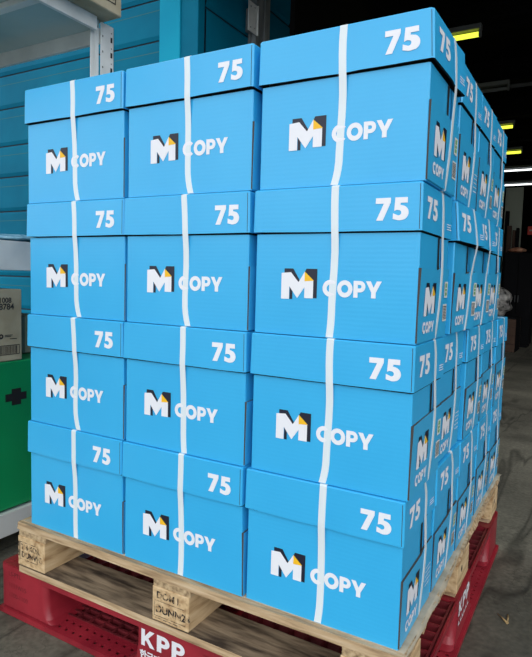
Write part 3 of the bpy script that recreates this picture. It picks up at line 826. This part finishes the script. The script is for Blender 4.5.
# film-wrapped bundle on a crate
q = MB(); bmesh.ops.create_icosphere(q.bm, subdivisions=4, radius=1); q.mi(M['film']); nn = smooth_noise(31)
for v in q.bm.verts:
    k = 1+.18*nn(v.co.x*.25, v.co.z*.3)+.10*sin(v.co.x*5+v.co.z*7)
    v.co = Vector((v.co.x*.24*k, v.co.y*.22*k, max(0, .19+v.co.z*.2*k)))
o = q.build('wrapped_bundle', None, True, (-.99, 7.6, .20)); tag(o, 'grey bundle wrapped in clear plastic film on a crate in the dark', 'bundle')
cr = thing('wooden_crate', 'dark low crate under the film-wrapped bundle in the warehouse', 'crate', (-1.0, 7.6, FZ))
q = MB()
for k in range(4): q.box(-.34, .34, -.28, -.26, .005+k*.11, .112+k*.11, M['brown'], .003)
q.build('front_boards', cr)
q = MB()
for k in range(4): q.box(-.34, .34, .26, .28, .005+k*.11, .112+k*.11, M['brown'], .003)
q.build('rear_boards', cr)
q = MB(); q.box(-.34, .34, -.26, .26, .445, .4635, M['dark_wall'], .002); q.box(-.34, -.30, -.26, .26, 0, .445, M['dark_wall']); q.box(.30, .34, -.26, .26, 0, .445, M['dark_wall']); q.build('crate_top', cr)
cb = thing('added_dark_cabinet', 'added black cabinet standing in for the dark right of the timber posts', 'cabinet', (-.76, 8.1, FZ))  # added to fill the dark below the posts and carry the rag
q = MB(); q.box(-.19, .19, 0, .42, .04, 1.365, M['dark_wall'], .004); q.box(-.17, .17, .02, .40, 0, .04, M['dark_wall']); q.build('carcass', cb)
for x0 in (-.186, .003):
    q = MB(); q.box(x0, x0+.183, -.016, -.0005, .06, 1.35, M['dark_wall'], .002); d_ = q.build('door', cb)
    q = MB(); q.box(x0+(.16 if x0 < 0 else .012), x0+(.17 if x0 < 0 else .022), -.030, -.0162, .65, .75, M['pipe'], .002); q.build('handle', d_)
q = MB(); bmesh.ops.create_icosphere(q.bm, subdivisions=3, radius=1); q.mi(M['rag']); nn = smooth_noise(77)
for v in q.bm.verts:
    k = 1+.25*nn(v.co.x*.3, v.co.y*.3)
    v.co = Vector((v.co.x*.12*k, v.co.y*.12*k, max(0, .035+v.co.z*.04*k)))
tag(q.build('folded_rag', None, True, (-.80, 8.24, FZ+1.366)), 'dim reddish brown rag heap lying on the added black cabinet', 'rag')
q = MB(); q.box(-.105, .105, -.012, .012, -.13, 0, M['red_sign'], .003); q.box(-.08, .08, -.0135, -.012, -.075, -.055, M['dim_panel'])
q.cyl((-.07, 0, 0), (-.07, 0, 4.4-1.55), .006, M['dark_wall'], 6); q.cyl((.07, 0, 0), (.07, 0, 4.4-1.55), .006, M['dark_wall'], 6)
tag(q.build('hanging_sign', None, loc=(-.66, 9.0, 1.55)), 'small dim red sign hanging right of the pale board', 'sign')

# scrap on the floor beside the pallet
q = MB(); i = q.mi(M['leaf'])
for (x0, y0, x1, y1, w) in ((0, 0, .030, -.032, .006), (.030, -.032, .026, .012, .005)):
    d = Vector((x1-x0, y1-y0)).normalized(); n_ = Vector((-d.y, d.x))*w/2
    q.face([(x0, y0, .006), (x1-n_.x, y1-n_.y, .002), (x1+n_.x, y1+n_.y, .005)], M['leaf'])
    q.face([(x0, y0, .006), (x1+n_.x, y1+n_.y, .005), (x0+n_.x, y0+n_.y, .003)], M['leaf'])
o = q.build('wood_splinter', None, loc=(.075, .690, FZ)); md = o.modifiers.new('t', 'SOLIDIFY'); md.thickness = .002
tag(o, 'small forked pale wood splinter on the floor right of the red pallet', 'splinter')

# ------------------------------------------------------------------ light
w = bpy.data.worlds.new('sky'); scn.world = w; w.use_nodes = True
bg = w.node_tree.nodes['Background']; bg.inputs['Strength'].default_value = .88
tc = w.node_tree.nodes.new('ShaderNodeTexCoord'); sx = w.node_tree.nodes.new('ShaderNodeSeparateXYZ'); rp_ = w.node_tree.nodes.new('ShaderNodeValToRGB')
w.node_tree.links.new(tc.outputs['Generated'], sx.inputs[0]); w.node_tree.links.new(sx.outputs['Z'], rp_.inputs['Fac']); w.node_tree.links.new(rp_.outputs['Color'], bg.inputs['Color'])
els = rp_.color_ramp.elements      # overcast sky: bright haze above the horizon, softer overhead
els[0].position = 0; els[0].color = (.55, .58, .60, 1); els[1].position = 1; els[1].color = (.62, .66, .70, 1)
for p_, v_ in ((.03, .9), (.16, 2.5), (.38, 2.4), (.62, 1.0)):
    e = els.new(p_); e.color = (v_*.93, v_*.97, v_, 1)
sd = bpy.data.lights.new('daylight', 'SUN'); sd.energy = .8; sd.angle = R(40); sd.color = (1, .98, .95)
so = bpy.data.objects.new('daylight', sd); col.objects.link(so)
so.rotation_euler = (Vector((-.42, .75, -.6))).to_track_quat('-Z', 'Y').to_euler()

# ------------------------------------------------------------------ camera
cam = bpy.data.cameras.new('camera'); co = bpy.data.objects.new('camera', cam); col.objects.link(co)
Rv = Vector((0.8666974523125465, 0.49803133947067135, 0.028289769528758047))
Uv = Vector((-0.06754662261404568, 0.06098029001261525, 0.99585082115918))
Fv = Vector((-0.4942398000246207, 0.865012247968216, -0.08649179693240695))
mt = Matrix((Rv, Uv, -Fv)).transposed().to_4x4(); mt.translation = Vector((.2523, -.9284, .6269))
co.matrix_world = mt
cam.sensor_fit = 'HORIZONTAL'; cam.sensor_width = 36; cam.lens = 577.3385*36/532
cam.clip_start = .02; cam.clip_end = 200
scn.camera = co
scn.view_settings.view_transform = 'Standard'
scn.view_settings.look = 'None'
